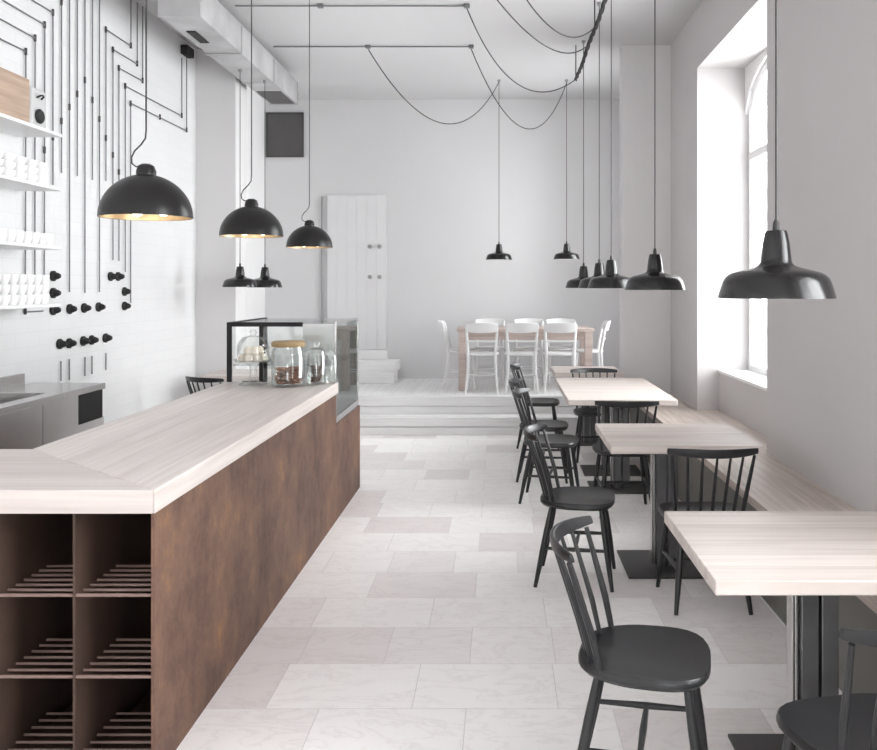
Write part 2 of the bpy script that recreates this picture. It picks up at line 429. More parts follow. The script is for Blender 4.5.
# glass display case on the low end of the counter
CX0, CX1, CY0, CY1, CZ0, CZ1 = -1.895, -1.135, 6.10, 7.06, 0.66, 1.365
dc = thing('display_case', 'glass display case with dark frame at the far end of the counter', 'display case', (-1.5, 6.58, CZ0))
D0 = (-1.5, 6.58, CZ0); q = 0.03
loc(MB().box(CX0, CY0, CZ0, CX1, CY1, CZ0+0.05), D0).build('base', M['steel'], dc)
loc(MB().box(CX0, CY0, CZ0+.05, CX0+q, CY0+q, CZ1-.03).box(CX0, CY1-q, CZ0+.05, CX0+q, CY1, CZ1-.03).box(-1.67, CY0, CZ0+.05, -1.645, CY0+0.02, CZ1-.03).box(CX0, CY0, CZ1-.03, -1.37, CY0+q, CZ1).box(CX0, CY0+q, CZ1-.03, CX0+q, CY1, CZ1), D0).build('frame', M['void'], dc)
loc(MB().box(CX1-0.02, CY1-0.02, CZ0+.05, CX1, CY1, CZ1-.014).box(CX1-0.012, CY0, CZ0+.05, CX1, CY0+.012, CZ1-.014).box(CX1-.012, CY0+.012, CZ1-.014, CX1, CY1-.02, CZ1), D0).build('edge_trim', M['steel'], dc)
loc(MB().box(CX1-0.009, CY0+.013, CZ0+.05, CX1-0.003, CY1-.021, CZ1-.015), D0).build('side_glass', M['sideg'], dc)
loc(MB().box(CX0+q, CY0+.004, CZ0+.05, -1.672, CY0+0.010, CZ1-.031).box(-1.643, CY0+.004, CZ0+.05, CX1-.013, CY0+.01, CZ1-.031), D0).build('end_glass', M['case'], dc)
loc(MB().box(CX0+q, CY0+q, CZ1-.01, CX1-.013, CY1-.021, CZ1-.004), D0).build('top_glass', M['case'], dc)
loc(MB().box(CX0+q, CY0+.05, 1.06, CX1-.02, CY1-.05, 1.068), D0).build('shelf', M['case'], dc)
loc(MB().box(CX0+q, CY1-.018, CZ0+.05, CX1-.022, CY1-.01, CZ1-.012), D0).build('far_glass', M['case'], dc)
loc(MB().box(-1.37, CY0+.012, 1.17, CX1-.014, CY0+0.018, CZ1-.012), D0).build('white_panel', M['white'], dc)

# jars, cake stand and sweets standing on the worktop
def jar(name, label, x, y, r, h, lidm, stuff, lidn):
    t = thing(name, label, 'jar', (x, y, zt))
    w = 0.005
    MB().lathe([(0, 0.0), (r*0.93, 0), (r, 0.012), (r, h*0.88), (r*0.9, h*0.95), (r*0.9, h), (r*0.9-w, h), (r*0.9-w, h*0.95), (r-w, h*0.87), (r-w, 0.016), (0, 0.008)], 32).build('body', M['jar'], t)
    if lidn == 'wood':
        MB().lathe([(0, h), (r*0.97, h), (r*1.0, h+0.006), (r*1.0, h+0.03), (r*0.9, h+0.038), (0, h+0.038)], 32).build('lid', M['lid'], t)
    else:
        l = MB().lathe([(0, h+.001), (r*0.98, h+.001), (r*0.98, h+0.01), (r*0.6, h+0.028), (0.014, h+0.034), (0.014, h+0.045), (0.024, h+0.055), (0.018, h+0.072), (0, h+0.076)], 28).build('lid', M['jar'], t)
    if stuff:
        nm, lb, m, lv = stuff
        b = MB(); rr = r-w-0.003
        s = 0.023
        lay = 0
        z = 0.013+s*0.5
        while z < h*lv:
            for k in range(int(rr*rr/(s*s)*0.75)+2):
                a = random.uniform(0, 2*PI); d = math.sqrt(random.random())*(rr-s*1.06)
                b.blob((d*math.cos(a), d*math.sin(a), z+random.uniform(-.002, .004)), s*random.uniform(.85, 1), s*random.uniform(.8, 1), s*0.45, 8, 5)
            z += s*0.8
        o = b.build(nm, m); o.location = (x, y, zt)
        tag(o, lb, 'biscuits', kind='stuff')
    return t
jar('biscuit_jar', 'wide glass jar with a golden wooden lid on the worktop', -1.395, 5.80, 0.110, 0.262, None, ('biscuits', 'brown biscuits heaped inside the wooden lidded jar', M['cookie'], 0.45), 'wood')
jar('biscuit_jar', 'slim glass jar of dark biscuits beside the wooden lidded jar', -1.235, 5.93, 0.062, 0.215, None, ('biscuits', 'dark chocolate biscuits inside the slim glass jar', M['choc'], 0.62), 'glass')
jar('glass_jar', 'empty clear glass jar nearest the customer edge of the worktop', -1.152, 6.02, 0.038, 0.19, None, None, 'glass')
cs = thing('cake_stand', 'glass cake stand under a clear dome, holding pale meringues', 'cake stand', (-1.655, 5.90, zt))
MB().lathe([(0, 0), (0.092, 0), (0.095, 0.006), (0.06, 0.016), (0.03, 0.03), (0.022, 0.07), (0.022, 0.12), (0.045, 0.142), (0.0, 0.146)], 32).build('foot', M['jar'], cs)
MB().lathe([(0, 0.146), (0.115, 0.148), (0.127, 0.165), (0.127, 0.171), (0.113, 0.157), (0, 0.155)], 36).build('plate', M['jar'], cs)
MB().lathe([(0.108, 0.162), (0.108, 0.25), (0.096, 0.285), (0.07, 0.318), (0.02, 0.328), (0.016, 0.335), (0.026, 0.35), (0.018, 0.366), (0, 0.37)], 36).build('dome', M['jar'], cs)
proto = None
for k in range(12):
    a = k*2*PI/7 if k < 7 else (k-7)*2*PI/5+0.3
    d = 0.073 if k < 7 else 0.042
    z = zt+0.157 if k < 7 else zt+0.209
    if proto is None:
        o = proto = MB().lathe([(0, 0), (0.024, 0.002), (0.030, 0.012), (0.026, 0.024), (0.027, 0.03), (0.02, 0.042), (0.012, 0.05), (0, 0.052)], 14).build('meringue', M['mer'])
        tag(o, 'cream meringue piled on the glass cake stand', 'meringue', 'meringues on the cake stand')
    else:
        o = proto.copy(); C.objects.link(o)
    o.location = (-1.655+d*math.cos(a), 5.90+d*math.sin(a), z)

# ------------------------------------------------------------------ steel back counter with sink
sc = thing('steel_counter', 'stainless steel sink counter along the white tiled wall', 'counter', (-2.97, 4.5, 0))
S0 = (-2.97, 4.5, 0)
sx0, sx1, sy0, sy1, sz = XL+0.004, -2.72, 2.3, 6.07, 0.95
a0, a1, b0, b1 = -3.13, -2.825, 4.45, 5.49
loc(MB().box(sx0, sy0, sz-.04, sx1, b0, sz).box(sx0, b1, sz-.04, sx1, sy1, sz).box(sx0, b0, sz-.04, a0, b1, sz).box(a1, b0, sz-.04, sx1, b1, sz), S0).build('steel_top', M['steel'], sc, 0.003)
loc(MB().box(a0, b0, .72, a1, b1, .73).box(a0-.006, b0, .72, a0, b1, sz-.041).box(a1, b0, .72, a1+.006, b1, sz-.041).box(a0, b0-.006, .72, a1, b0, sz-.041).box(a0, b1, .72, a1, b1+.006, sz-.041), S0).build('sink_basin', M['steel'], sc)
loc(MB().box(sx1-.03, sy0, 0.06, sx1-.012, 5.255, sz-.04).box(sx1-.03, 5.262, 0.06, sx1-.012, 5.70, sz-.04).box(sx1-.03, 5.70, 0.06, sx1-.012, sy1, 0.715), S0).build('front_panel', M['steel'], sc)
loc(MB().box(sx0, sy1-.02, 0.0, sx1-.031, sy1, sz-.04), S0).build('end_panel', M['steel'], sc)
loc(MB().box(sx1-.034, 5.705, 0.718, sx1-.010, 6.045, sz-.041), S0).build('vent_panel', M['void'], sc)
loc(MB().box(sx0, sy0, 0, sx1-.06, sy1-.021, .06), S0).build('plinth', M['dark'], sc)
loc(MB().box(sx0, sy0, sz, sx0+.03, 5.9, 1.03), S0).build('upstand', M['steel'], sc)

# ------------------------------------------------------------------ shelves on the tiled wall, with what stands on them
shz = (2.63, 2.27, 1.88, 1.50)
names = ('topmost', 'second from top', 'third from top', 'lowest')
for z, nm in zip(shz, names):
    o = MB().box(XL+.002, 3.6, z-.022, -2.92, 5.87, z).build('wall_shelf', M['white'], bevel=0.003)
    tag(o, 'white shelf on the tiled wall, %s of the four' % nm, 'shelf')
cr = thing('wooden_crate', 'brown wooden crate at the near end of the topmost shelf', 'crate', (-3.08, 5.22, shz[0]))
MB().box(-.11, -.33, 0, .11, .33, .012).build('bottom', M['crate'], cr)
for a in (-.113, .10):
    MB().box(a, -.33, .013, a+.013, .33, .288).build('side_board', M['crate'], cr, 0.002)
MB().box(-.099, -.317, .255, .099, .317, .262).build('lid', M['tabw'], cr)
MB().box(-.099, -.33, .013, .099, -.318, .288).build('end_board', M['crate'], cr)
MB().box(-.099, .318, .013, .099, .33, .288).build('end_board', M['crate'], cr)
ap = thing('coffee_grinder', 'small grey machine with a black round dial beside the crate', 'machine', (-3.06, 5.70, shz[0]))
MB().box(-.10, -.09, 0.0, .07, .10, .27).build('body', M['machine'], ap, 0.02)
MB().lathe([(0, .071), (.044, .071), (.048, .082), (.04, .092), (0, .094)], 24, (0, 0, .085), 'x').build('dial', M['void'], ap)
MB().tube([(.074, -.03, .20), (.095, -.02, .215), (.098, 0, .22), (.095, .02, .215), (.074, .03, .20)], .006, 6).build('handle', M['void'], ap)
def cup_proto(name, label, group, r, h):
    o = MB().lathe([(0, 0), (r*.62, 0), (r*.68, .006), (r*.92, h*.45), (r, h), (r-.004, h), (r*.86, h*.45), (r*.6, .012), (0, .01)], 18).build(name, M['china'])
    return tag(o, label, 'cup' if name == 'cup' else 'bowl', group)
def rows(proto, zs, ys, xs):
    first = True
    for z in zs:
        for y in ys:
            for x in xs:
                o = proto if first else proto.copy()
                if not first: C.objects.link(o)
                first = False
                o.location = (x, y, z)
p = cup_proto('bowl', 'white bowl in the stacks on the shelf second from top', 'bowls on the second shelf', .057, .048)
rows(p, [shz[1]+.0005+.0485*k for k in range(3)], [4.95+.13*k for k in range(7)], (-3.0, -3.12))
p = cup_proto('cup', 'white cup in the rows on the shelf third from top', 'cups on the third shelf', .042, .075)
rows(p, [shz[2]+.0005], [4.86+.092*k for k in range(11)], (-2.97, -3.065, -3.16))
p = cup_proto('cup', 'white cup stacked high on the lowest shelf', 'cups stacked on the lowest shelf', .042, .062)
rows(p, [shz[3]+.0005+.0625*k for k in range(3)], [4.98+.092*k for k in range(9)], (-2.97, -3.065, -3.16))

# ------------------------------------------------------------------ conduits drawn over the tiled wall
OFF = 0.014
paths = [
    ([(0, 38.7), (25.9, 51.5), (25.2, 312), (43, 311)], [(25.9, 51.5), (25.4, 311)]),
    ([(0, 18.7), (35.2, 38.1), (34.8, 300)], [(35.2, 38.1)]),
    ([(2.7, 0), (44.8, 24.8), (44.2, 300)], [(44.8, 24.8), (44.5, 150)]),
    ([(32, 0), (53, 12.5), (53, 185)], [(53, 12.5), (53, 137)]),
    ([(61.5, -60), (61.5, 173)], [(61.5, 2), (61.5, 121)]),
    ([(69.5, -60), (69.5, 292)], [(69.5, 107)]),
    ([(77.3, -60), (77.3, 176)], [(77.3, 94)]),
    ([(85, -60), (85, 293)], [(85, 80)]),
    ([(92.5, -60), (92.5, 180)], [(92.5, 100)]),
    ([(99.5, -60), (99.5, 292)], [(99.5, 119)]),
    ([(131, -25), (131, 45.9), (106, 29.3), (106, 181)], [(131, 45.5), (106, 29.5), (106, 138)]),
    ([(137.3, -18), (137.3, 64), (113, 49.3), (113, 260)], [(137.3, 63.6), (113, 49.6), (113, 155)]),
    ([(142.7, -12), (142.7, 81), (119, 68), (119, 261)], [(142.7, 80.5), (119, 68), (119, 172)]),
    ([(181.9, 58), (181.9, 116), (125.3, 85.9), (125.3, 272)], [(181.9, 115.5), (125.3, 86)]),
    ([(186.7, 58), (186.7, 130.7), (130.7, 103.2), (130.7, 303)], [(186.7, 130), (130.7, 103.4), (160, 117)]),
    ([(61, 361), (61, 381)], []), ([(69.3, 359), (69.3, 380)], []), ([(85, 357), (85, 376)], []),
    ([(92, 356), (92, 374)], []), ([(106, 353), (106, 370)], []),
]
lab = ['with a bend, leftmost behind the shelves', 'with a bend, second from left behind the shelves', 'with a bend, third from left behind the shelves',
       'with a bend, just right of the shelf ends', 'straight, first right of the shelf ends', 'straight long, above the near switch of the row of three',
       'straight short, between two long ones left of the dome lamp', 'straight long, above the middle switch of the row', 'straight short, second from right of the straight ones',
       'straight long, rightmost of the straight ones', 'zigzag, topmost of the five nested zigzags', 'zigzag, second of the five nested zigzags',
       'zigzag, middle of the five nested zigzags', 'zigzag, fourth of the five, ending under the black box', 'zigzag, lowest of the five, ending under the black box',
       'stub, leftmost of five below the bottom switches', 'stub, second from left of five below the bottom switches', 'stub, middle of five below the bottom switches',
       'stub, fourth from left of five below the bottom switches', 'stub, rightmost of five below the bottom switches']
for (pth, dots), lb in zip(paths, lab):
    pts = [on_left(x, y, OFF) for x, y in pth]
    pts = [Vector((p.x, p.y, min(p.z, ZC-.002))) for p in pts]
    base = pts[-1].copy()
    t = thing('wall_conduit', 'dark wall conduit, ' + lb, 'conduit', base)
    m = MB(); full = []
    for i, p in enumerate(pts):                        # sharp elbows: double the corner points
        if 0 < i < len(pts)-1:
            full += [p + (pts[i-1]-p).normalized()*.012, p + (pts[i+1]-p).normalized()*.012]
        else: full.append(p)
    m.tube([p-base for p in full], .0052, 8).build('pipe', M['pipe'], t)
    for dx, dy in dots:
        c = on_left(dx, dy, OFF)-base
        MB().tube([c+Vector((0, 0, -.024)), c+Vector((0, 0, .024))], .0088, 10).build('coupling', M['cord'], t)
jb = on_left(184, 56, 0)
o = MB().box(XL+.001, jb.y-.10, jb.z, XL+.07, jb.y+.10, jb.z+.09).build('junction_box', M['void'], bevel=.004)
tag(o, 'black junction box high on the tiled wall by the duct', 'junction box')
sw0 = None
sw = [((55, 276), 'top of the left column of three'), ((55, 293), 'middle of the left column of three'), ((55, 310), 'bottom of the left column of three'),
      ((71.5, 309), 'leftmost of the middle row of three'), ((86, 308), 'middle of the middle row of three'), ((100.5, 307), 'right end of the middle row of three'),
      ((112.5, 276.5), 'left of the upper pair below the dome lamp'), ((120, 276.5), 'right of the upper pair below the dome lamp'),
      ((126.5, 291.5), 'upper of the two at far right'), ((126.5, 306), 'lower of the two at far right'),
      ((61.5, 344), 'left of the first pair in the bottom row'), ((71, 343.3), 'right of the first pair in the bottom row'),
      ((85, 341), 'left of the second pair in the bottom row'), ((93.5, 340), 'right of the second pair in the bottom row'), ((107.5, 338), 'alone at the right end of the bottom row')]
for (x, y), lb in sw:
    p = on_left(x-3, y, 0.001)
    lb = 'black round wall switch, ' + lb
    if sw0 is None:
        sw0 = thing('rotary_switch', lb, 'switch', p, 0, 'black rotary switches on the tiled wall')
        MB().lathe([(0, 0), (.036, 0), (.038, .006), (.038, .018), (.031, .024), (0, .024)], 22, (0, 0, 0), 'x').build('base', M['void'], sw0)
        MB().lathe([(0, .024), (.026, .024), (.026, .034), (.02, .05), (.014, .06), (0, .062)], 18, (0, 0, 0), 'x').build('knob', M['void'], sw0)
    else: dup(sw0, p, 0, lb)

# ------------------------------------------------------------------ spindle-back chairs
def seat_mb():
    m = MB(); n = 40; rings = (1.0, 1.0, .97, .8, .5, .2)
    def outline(a):
        c, s = math.cos(a), math.sin(a)
        k = 1/((abs(c)**3.2 + abs(s)**3.2)**(1/3.2))
        x, y = c*k, s*k
        return x*(.213+.010*y)*(1.0 if y > -.2 else 1.0-.16*(-y-.2)), y*.205
    zs = [(1.0, .437), (1.0, .449), (.975, .4545), (.8, .447), (.5, .441), (.2, .440)]
    lo = [(.95, .424), (.6, .418), (.2, .418)]
    def ring(f, z):
        b = len(m.v)
        for j in range(n):
            x, y = outline(2*PI*j/n); m.v.append((x*f, y*f, z + (0.006*(abs(x)/.22)**2 if z > .44 and f < 1 else 0)))
        return b
    rs = [ring(f, z) for f, z in reversed(lo)] + [ring(f, z) for f, z in zs]
    for a, b in zip(rs, rs[1:]):
        for j in range(n): m.f.append((a+j, a+(j+1) % n, b+(j+1) % n, b+j))
    m.f.append(tuple(rs[0]+j for j in reversed(range(n)))); m.f.append(tuple(rs[-1]+j for j in range(n)))
    return m
LEGS = [((.15, .135), (.195, .195)), ((-.15, .135), (-.195, .195)), ((.135, -.13), (.185, -.215)), ((-.135, -.13), (-.185, -.215))]
def legpt(k, z):
    (a, b), (c, d) = LEGS[k]; t = z/.43
    return (c+(a-c)*t, d+(b-d)*t, z)
def rail_y(x): return -.288 + .085*(x/.22)**2
def spindle_chair(label, loc_, rz):
    t = thing('spindle_back_chair', label, 'chair', loc_, rz, 'black spindle back chairs')
    seat_mb().build('seat', M['black'], t)
    for k in range(4):
        MB().tube([legpt(k, z) for z in (.435, .30, .18, 0)], [.0125, .0165, .0165, .0105], 10).build('leg', M['black'], t)
    for a, b in ((0, 2), (1, 3)):
        p, q = Vector(legpt(a, .205)), Vector(legpt(b, .205)); mid = (p+q)/2
        MB().tube([p, mid, q], [.008, .012, .008], 8).build('stretcher', M['black'], t)
    p, q = (Vector(legpt(0, .205))+Vector(legpt(2, .205)))/2, (Vector(legpt(1, .205))+Vector(legpt(3, .205)))/2
    MB().tube([p, (p+q)/2, q], [.008, .012, .008], 8).build('stretcher', M['black'], t)
    m = MB(); n = 18
    for i in range(n+1):
        x = -.225 + .45*i/n; y = rail_y(x); e = abs(x)/.225
        h = .0225*(1-.38*e**3); th = .0105*(1-.2*e**2)
        b = len(m.v)
        for (dy, dz) in ((-th, -h), (th*.9, -h*.9), (th, 0), (th*.6, h), (-th*.6, h*1.02), (-th*1.15, 0)):
            m.v.append((x, y+dy-dz*.22, .803+dz))
        if i:
            for j in range(6): m.f.append((b-6+j, b-6+(j+1) % 6, b+(j+1) % 6, b+j))
    m.f.append(tuple(range(6))); m.f.append(tuple(len(m.v)-6+j for j in range(6)))
    m.build('top_rail', M['black'], t, 0.003)
    for k in range(7):
        u = -1+2*k/6; x1 = .203*u; x0 = .166*u; y0 = -.178+.06*u*u
        r0 = .0105 if k in (0, 6) else .0085
        P0, P1 = Vector((x0, y0, .441)), Vector((x1, rail_y(x1)+.004, .782))
        MB().tube([P0, P0.lerp(P1, .35)+Vector((0, .006, 0)), P0.lerp(P1, .7)+Vector((0, .003, 0)), P1], [r0*.9, r0*1.12, r0*.95, r0*.75], 8).build('spindle', M['black'], t)
    return t
ch0 = spindle_chair('black spindle chair in the foreground, left of the nearest table', (.458, 2.79, 0), R(-90-13))
dup(ch0, (.97, 2.29, 0), R(12), 'black spindle chair cut off at the bottom right corner')
dup(ch0, (.43, 4.87, 0), R(-90-9), 'black spindle chair at the left side of the second table')
dup(ch0, (1.045, 4.535, 0), R(1), 'black spindle chair with its back to us, before the second table')
dup(ch0, (.39, 6.68, 0), R(-90-10), 'black spindle chair at the near left side of the long third table')
dup(ch0, (.37, 7.42, 0), R(-90-5), 'black spindle chair at the far left side of the long third table')
dup(ch0, (.885, 6.33, 0), R(0), 'black spindle chair with its back to us, before the long third table')
dup(ch0, (.90, 8.24, 0), R(180), 'black spindle chair tucked into the far end of the long third table')
dup(ch0, (.40, 8.93, 0), R(-90-4), 'black spindle chair beside the farthest window table, nearest the steps')
dup(ch0, (-2.50, 7.90, 0), R(-28), 'black spindle chair behind the counter at the left table')

# ------------------------------------------------------------------ oak tables on steel pedestals
def table(label, x0, x1, y0, y1, peds, plate=.46):
    cx, cy = (x0+x1)/2, (y0+y1)/2
    t = thing('pedestal_table', label, 'table', (cx, cy, 0), 0, 'oak tables on steel pedestals')
    MB().box(x0-cx, y0-cy, .706, x1-cx, y1-cy, .75).build('tabletop', M['tabw'], t, .004)
    for px, py in peds:
        px -= cx; py -= cy
        MB().box(px-.25, py-plate/2, 0.0, px+.25, py+plate/2, .012).build('base_plate', M['dark'], t, .002)
        MB().box(px-.062, py-.055, .012, px-.005, py+.055, .692).build('post', M['steelcol'], t, .003)
        MB().box(px+.005, py-.055, .012, px+.062, py+.055, .692).build('post', M['steelcol'], t, .003)
        MB().box(px-.085, py-.03, .012, px-.080, py+.03, .692).box(px-.080, py-.012, .012, px-.076, py+.012, .692).box(px-.076, py-.03, .012, px-.066, py+.03, .692).build('flange', M['steel'], t, .002)  # lighter steel strips stand in for the lit left face of the post
        MB().box(px-.2, py-.2, .693, px+.2, py+.2, .705).build('top_plate', M['dark'], t)
    return t
table('pale oak table in the right foreground, nearest the camera', .630, 1.47, 2.575, 3.38, [(1.065, 2.98)], .34)
table('pale oak table second from the camera, by the window niche', .600, 1.435, 4.76, 5.55, [(.96, 5.10)], .5)
table('long pale oak table third from the camera along the bench', .520, 1.355, 6.70, 8.36, [(.97, 7.05), (.97, 7.70)], .42)
table('farthest pale oak window table, close to the platform steps', .545, 1.24, 8.80, 9.54, [(.93, 9.12)], .42)
table('pale oak table by the tiled wall behind the counter', -2.90, -2.1, 8.48, 9.22, [(-2.5, 8.85)], .42)

# bench under the windows
bn = thing('wall_bench', 'long oak bench seat built along the right wall', 'bench', (1.55, 4, 0))
B0 = (1.55, 4, 0)
pl = MB().box(1.33, -6.9, .455, XR-.001, 9.165, .50)
for a, b in wins: pl.box(XR, a+.002, .455, 1.978, b-.002, .50)
loc(pl, B0).build('seat_plank', M['bench'], bn)
loc(MB().box(1.36, -6.9, 0, 1.385, 9.165, .454), B0).build('front_panel', M['panel'], bn)

# ------------------------------------------------------------------ pendant lamps
def enamel(label, x, y, z, s, group, top=ZC, m='lampb'):
    t = thing('pendant_lamp', label, 'lamp', (x, y, z), 0, group)
    out = [(.186, 0), (.1862, .004), (.179, .030), (.172, .052), (.165, .066), (.155, .076), (.140, .084), (.11, .092), (.075, .101), (.058, .108), (.050, .118), (.048, .135), (.043, .18), (.036, .215), (.033, .222), (0, .224)]
    inn = [(.179, .001), (.166, .04), (.158, .058), (.150, .067), (.134, .077), (.10, .088), (.05, .097), (0, .099)]
    MB().lathe([(r*s, h*s) for r, h in ([(.180, 0)]+out)], 48).build('shade', M[m], t)
    MB().lathe([(r*s, h*s) for r, h in inn], 40).build('lining', M['whiteen'], t)
    MB().lathe([(0, .224*s), (.012*s, .224*s), (.010*s, .25*s), (.004, .262*s), (0, .262*s)], 12).build('cord_grip', M['cord'], t)
    MB().blob((0, 0, .055*s), .03*s, .03*s, .036*s, 14, 8).build('bulb', M['whiteen'], t)
    MB().tube([(0, 0, .26*s), (0, 0, top-z-.02)], .0036, 6).build('cord', M['cord'], t)
    MB().lathe([(0, top-z-.03), (.012, top-z-.03), (.02, top-z-.02), (.02, top-z-.001), (0, top-z-.001)], 18).build('ceiling_rose', M['gpipe'], t)
    return t
g = 'dark enamel pendants over the window tables'
enamel('large dark enamel pendant lamp at right, nearest the camera', .91, 2.90, 1.573, 1.0, g)
enamel('dark enamel pendant second from the camera, before the window pier', .965, 5.48, 1.592, 1.0, g)
enamel('dark enamel pendant third from the camera, rightmost of the overlapping three', .875, 6.92, 1.60, 1.0, g)
enamel('dark enamel pendant in the middle of the overlapping three', .88, 7.80, 1.60, 1.0, g)
enamel('dark enamel pendant leftmost of the overlapping three', .855, 9.0, 1.60, 1.0, g)
g = 'small dark pendants over the white table'
enamel('small dark pendant over the left half of the far dining table', -.012, 10.7, 1.94, .86, g)
enamel('small dark pendant over the right half of the far dining table', .81, 10.7, 1.945, .86, g)
g = 'dark pendants over the left table'
enamel('dark enamel pendant left of the pair behind the counter', -2.54, 8.6, 1.61, .90, g, 3.737)
enamel('dark enamel pendant right of the pair behind the counter', -2.42, 9.06, 1.605, .94, g, 3.737)
def dome(label, x, y, z):
    t = thing('dome_pendant_lamp', label, 'lamp', (x, y, z), 0, 'dome pendants over the counter')
    n = 14
    out = [(.195*math.cos(PI/2*i/n), .188*math.sin(PI/2*i/n)) for i in range(n)] + [(0, .188)]
    inn = [(.189*math.cos(PI/2*i/n), .001+.180*math.sin(PI/2*i/n)) for i in range(n)] + [(0, .181)]
    MB().lathe([(.1895, 0)] + out, 48).build('shade', M['lampg'], t)
    MB().lathe(inn, 48).build('lining', M['gold'], t)
    MB().lathe([(0, .180), (.041, .180), (.042, .20), (.034, .224), (.02, .233), (0, .234)], 24).build('cap', M['lampg'], t)
    for k in range(3):
        a = 2*PI*k/3+.4
        MB().blob((.07*math.cos(a), .07*math.sin(a), .04), .028, .028, .034, 14, 8).build('bulb', M['bulb'], t)
    top = ZC-z
    pts = [(-.01, 0, .222), (-.045, 0, .222), (-.062, 0, .236), (-.064, 0, .262), (-.05, 0, .29), (-.022, 0, .318), (-.003, 0, .345), (0, 0, .38), (0, 0, .42), (0, 0, top-.02)]
    MB().tube(pts, .0036, 6).build('cord', M['cord'], t)
    MB().lathe([(0, top-.03), (.04, top-.03), (.045, top-.02), (.045, top-.001), (0, top-.001)], 18).build('ceiling_rose', M['gpipe'], t)
dome('large grey dome pendant with gold inside, nearest, over the counter', -1.54, 3.83, 1.912)
dome('grey dome pendant with gold inside, middle one over the counter', -1.553, 5.5, 1.927)
dome('grey dome pendant with gold inside, farthest, above the display case', -1.62, 7.48, 1.945)

# ------------------------------------------------------------------ ceiling duct, conduits and swagged cables
du = thing('air_duct', 'galvanised rectangular air duct under the ceiling at left', 'duct', (-2.53, 8.6, 3.75))
U0 = (-2.53, 8.6, 3.75)
pts = [(-2.69, 3.75), (-2.37, 3.75), (-2.37, 4.0), (-2.43, 4.08), (-2.69, 4.08)]
m = MB(); k = len(pts)
m.v = [(x, 6.92, z) for x, z in pts] + [(x, 10.3, z) for x, z in pts]
m.f = [tuple(range(k)), tuple(range(2*k-1, k-1, -1))] + [(i, i+k, (i+1) % k+k, (i+1) % k) for i in range(k)]
loc(m, U0).build('duct_body', M['duct'], du)
for y in (6.92, 8.05, 9.2, 10.27):
    loc(MB().box(-2.70, y, 3.738, -2.36, y+.03, 3.749).box(-2.369, y, 3.749, -2.357, y+.03, 4.0), U0).build('flange', M['duct'], du)
loc(MB().box(-2.62, 7.35, 3.742, -2.545, 7.70, 3.749), U0).build('vent_slot', M['void'], du)
loc(MB().box(-2.665, 9.62, 3.743, -2.395, 10.25, 3.7495), U0).build('underside_shade', M['ventg'], du)  # dark sheet stands in for shade under the duct's far end
for y in (7.3, 8.9, 10.0):
    loc(MB().tube([(-2.53, y, 4.08), (-2.53, y, ZC-.001)], .006, 6), U0).build('hanger', M['gpipe'], du)
def cconduit(label, x0, x1, y, boxes):
    t = thing('ceiling_conduit', label, 'conduit', (x1, y, ZC))
    MB().tube([(x0-x1, 0, -.016), (0, 0, -.016)], .0068, 8).build('pipe', M['pipe'], t)
    for x in boxes:
        MB().box(x-x1-.026, -.026, -.032, x-x1+.026, .026, -.001).build('fitting', M['pipe'], t, .004)
    return t
cconduit('thin conduit across the ceiling, farther one, crossing above the far lamps', -2.36, -.30, 9.17, (-1.375, -.30))
cconduit('thin conduit across the ceiling, nearer one at the top of the view', -2.36, -.294, 7.84, (-1.6, -.294))
def swag(label, p0, via, p2, t):
    p0, via, p2 = Vector(p0), Vector(via), Vector(p2)
    c = (via - (1-t)**2*p0 - t*t*p2)/(2*t*(1-t))
    pts = [(1-u)**2*p0 + 2*u*(1-u)*c + u*u*p2 for u in [i/28 for i in range(29)]]
    o = MB().tube([p-p0 for p in pts], .0055, 6).build('swag_cable', M['cord']); o.location = p0
    tag(o, label, 'cable')
swag('black cable swag hanging low at left, up to the left far lamp', (-1.375, 9.17, 4.09), at(458, 123, 10.0), (-.012, 10.66, 4.09), .62)
swag('black cable swag hanging to the right far lamp, lowest on the right', (-.30, 9.17, 4.09), at(531, 129, 10.0), (.81, 10.66, 4.09), .56)
swag('black cable swag ending at the far tip of the cable bundle', (-.294, 7.84, 4.09), at(545, 92, 8.75), (.80, 9.17, 3.78), .72)
swag('black cable swag, second from the top of the view', (-.30, 6.4, 4.09), at(565, 53, 7.45), (.80, 7.85, 3.78), .72)
swag('black cable swag, topmost under the ceiling', (-.12, 5.9, 4.09), at(570, 37, 6.95), (.80, 7.3, 3.78), .70)
bd = thing('cable_bundle', 'dark twisted cable bundle strung below the ceiling above the tables', 'cable', (.79, 5.6, 3.77))
for k in range(3):
    pts = []
    for i in range(121):
        y = 2.2 + (9.17-2.2)*i/120; a = i*.55+k*2*PI/3
        pts.append((.011*math.cos(a), y-5.6, .011*math.sin(a) - .02*math.sin(i/120*PI*5)**2))
    MB().tube(pts, .009, 6).build('strand', M['void'], bd)
for y in (3.6, 5.4, 7.34, 9.165):
    MB().tube([(0, y-5.6, 0), (0, y-5.6, ZC-3.771)], .006, 6).build('hanger', M['cord'], bd)

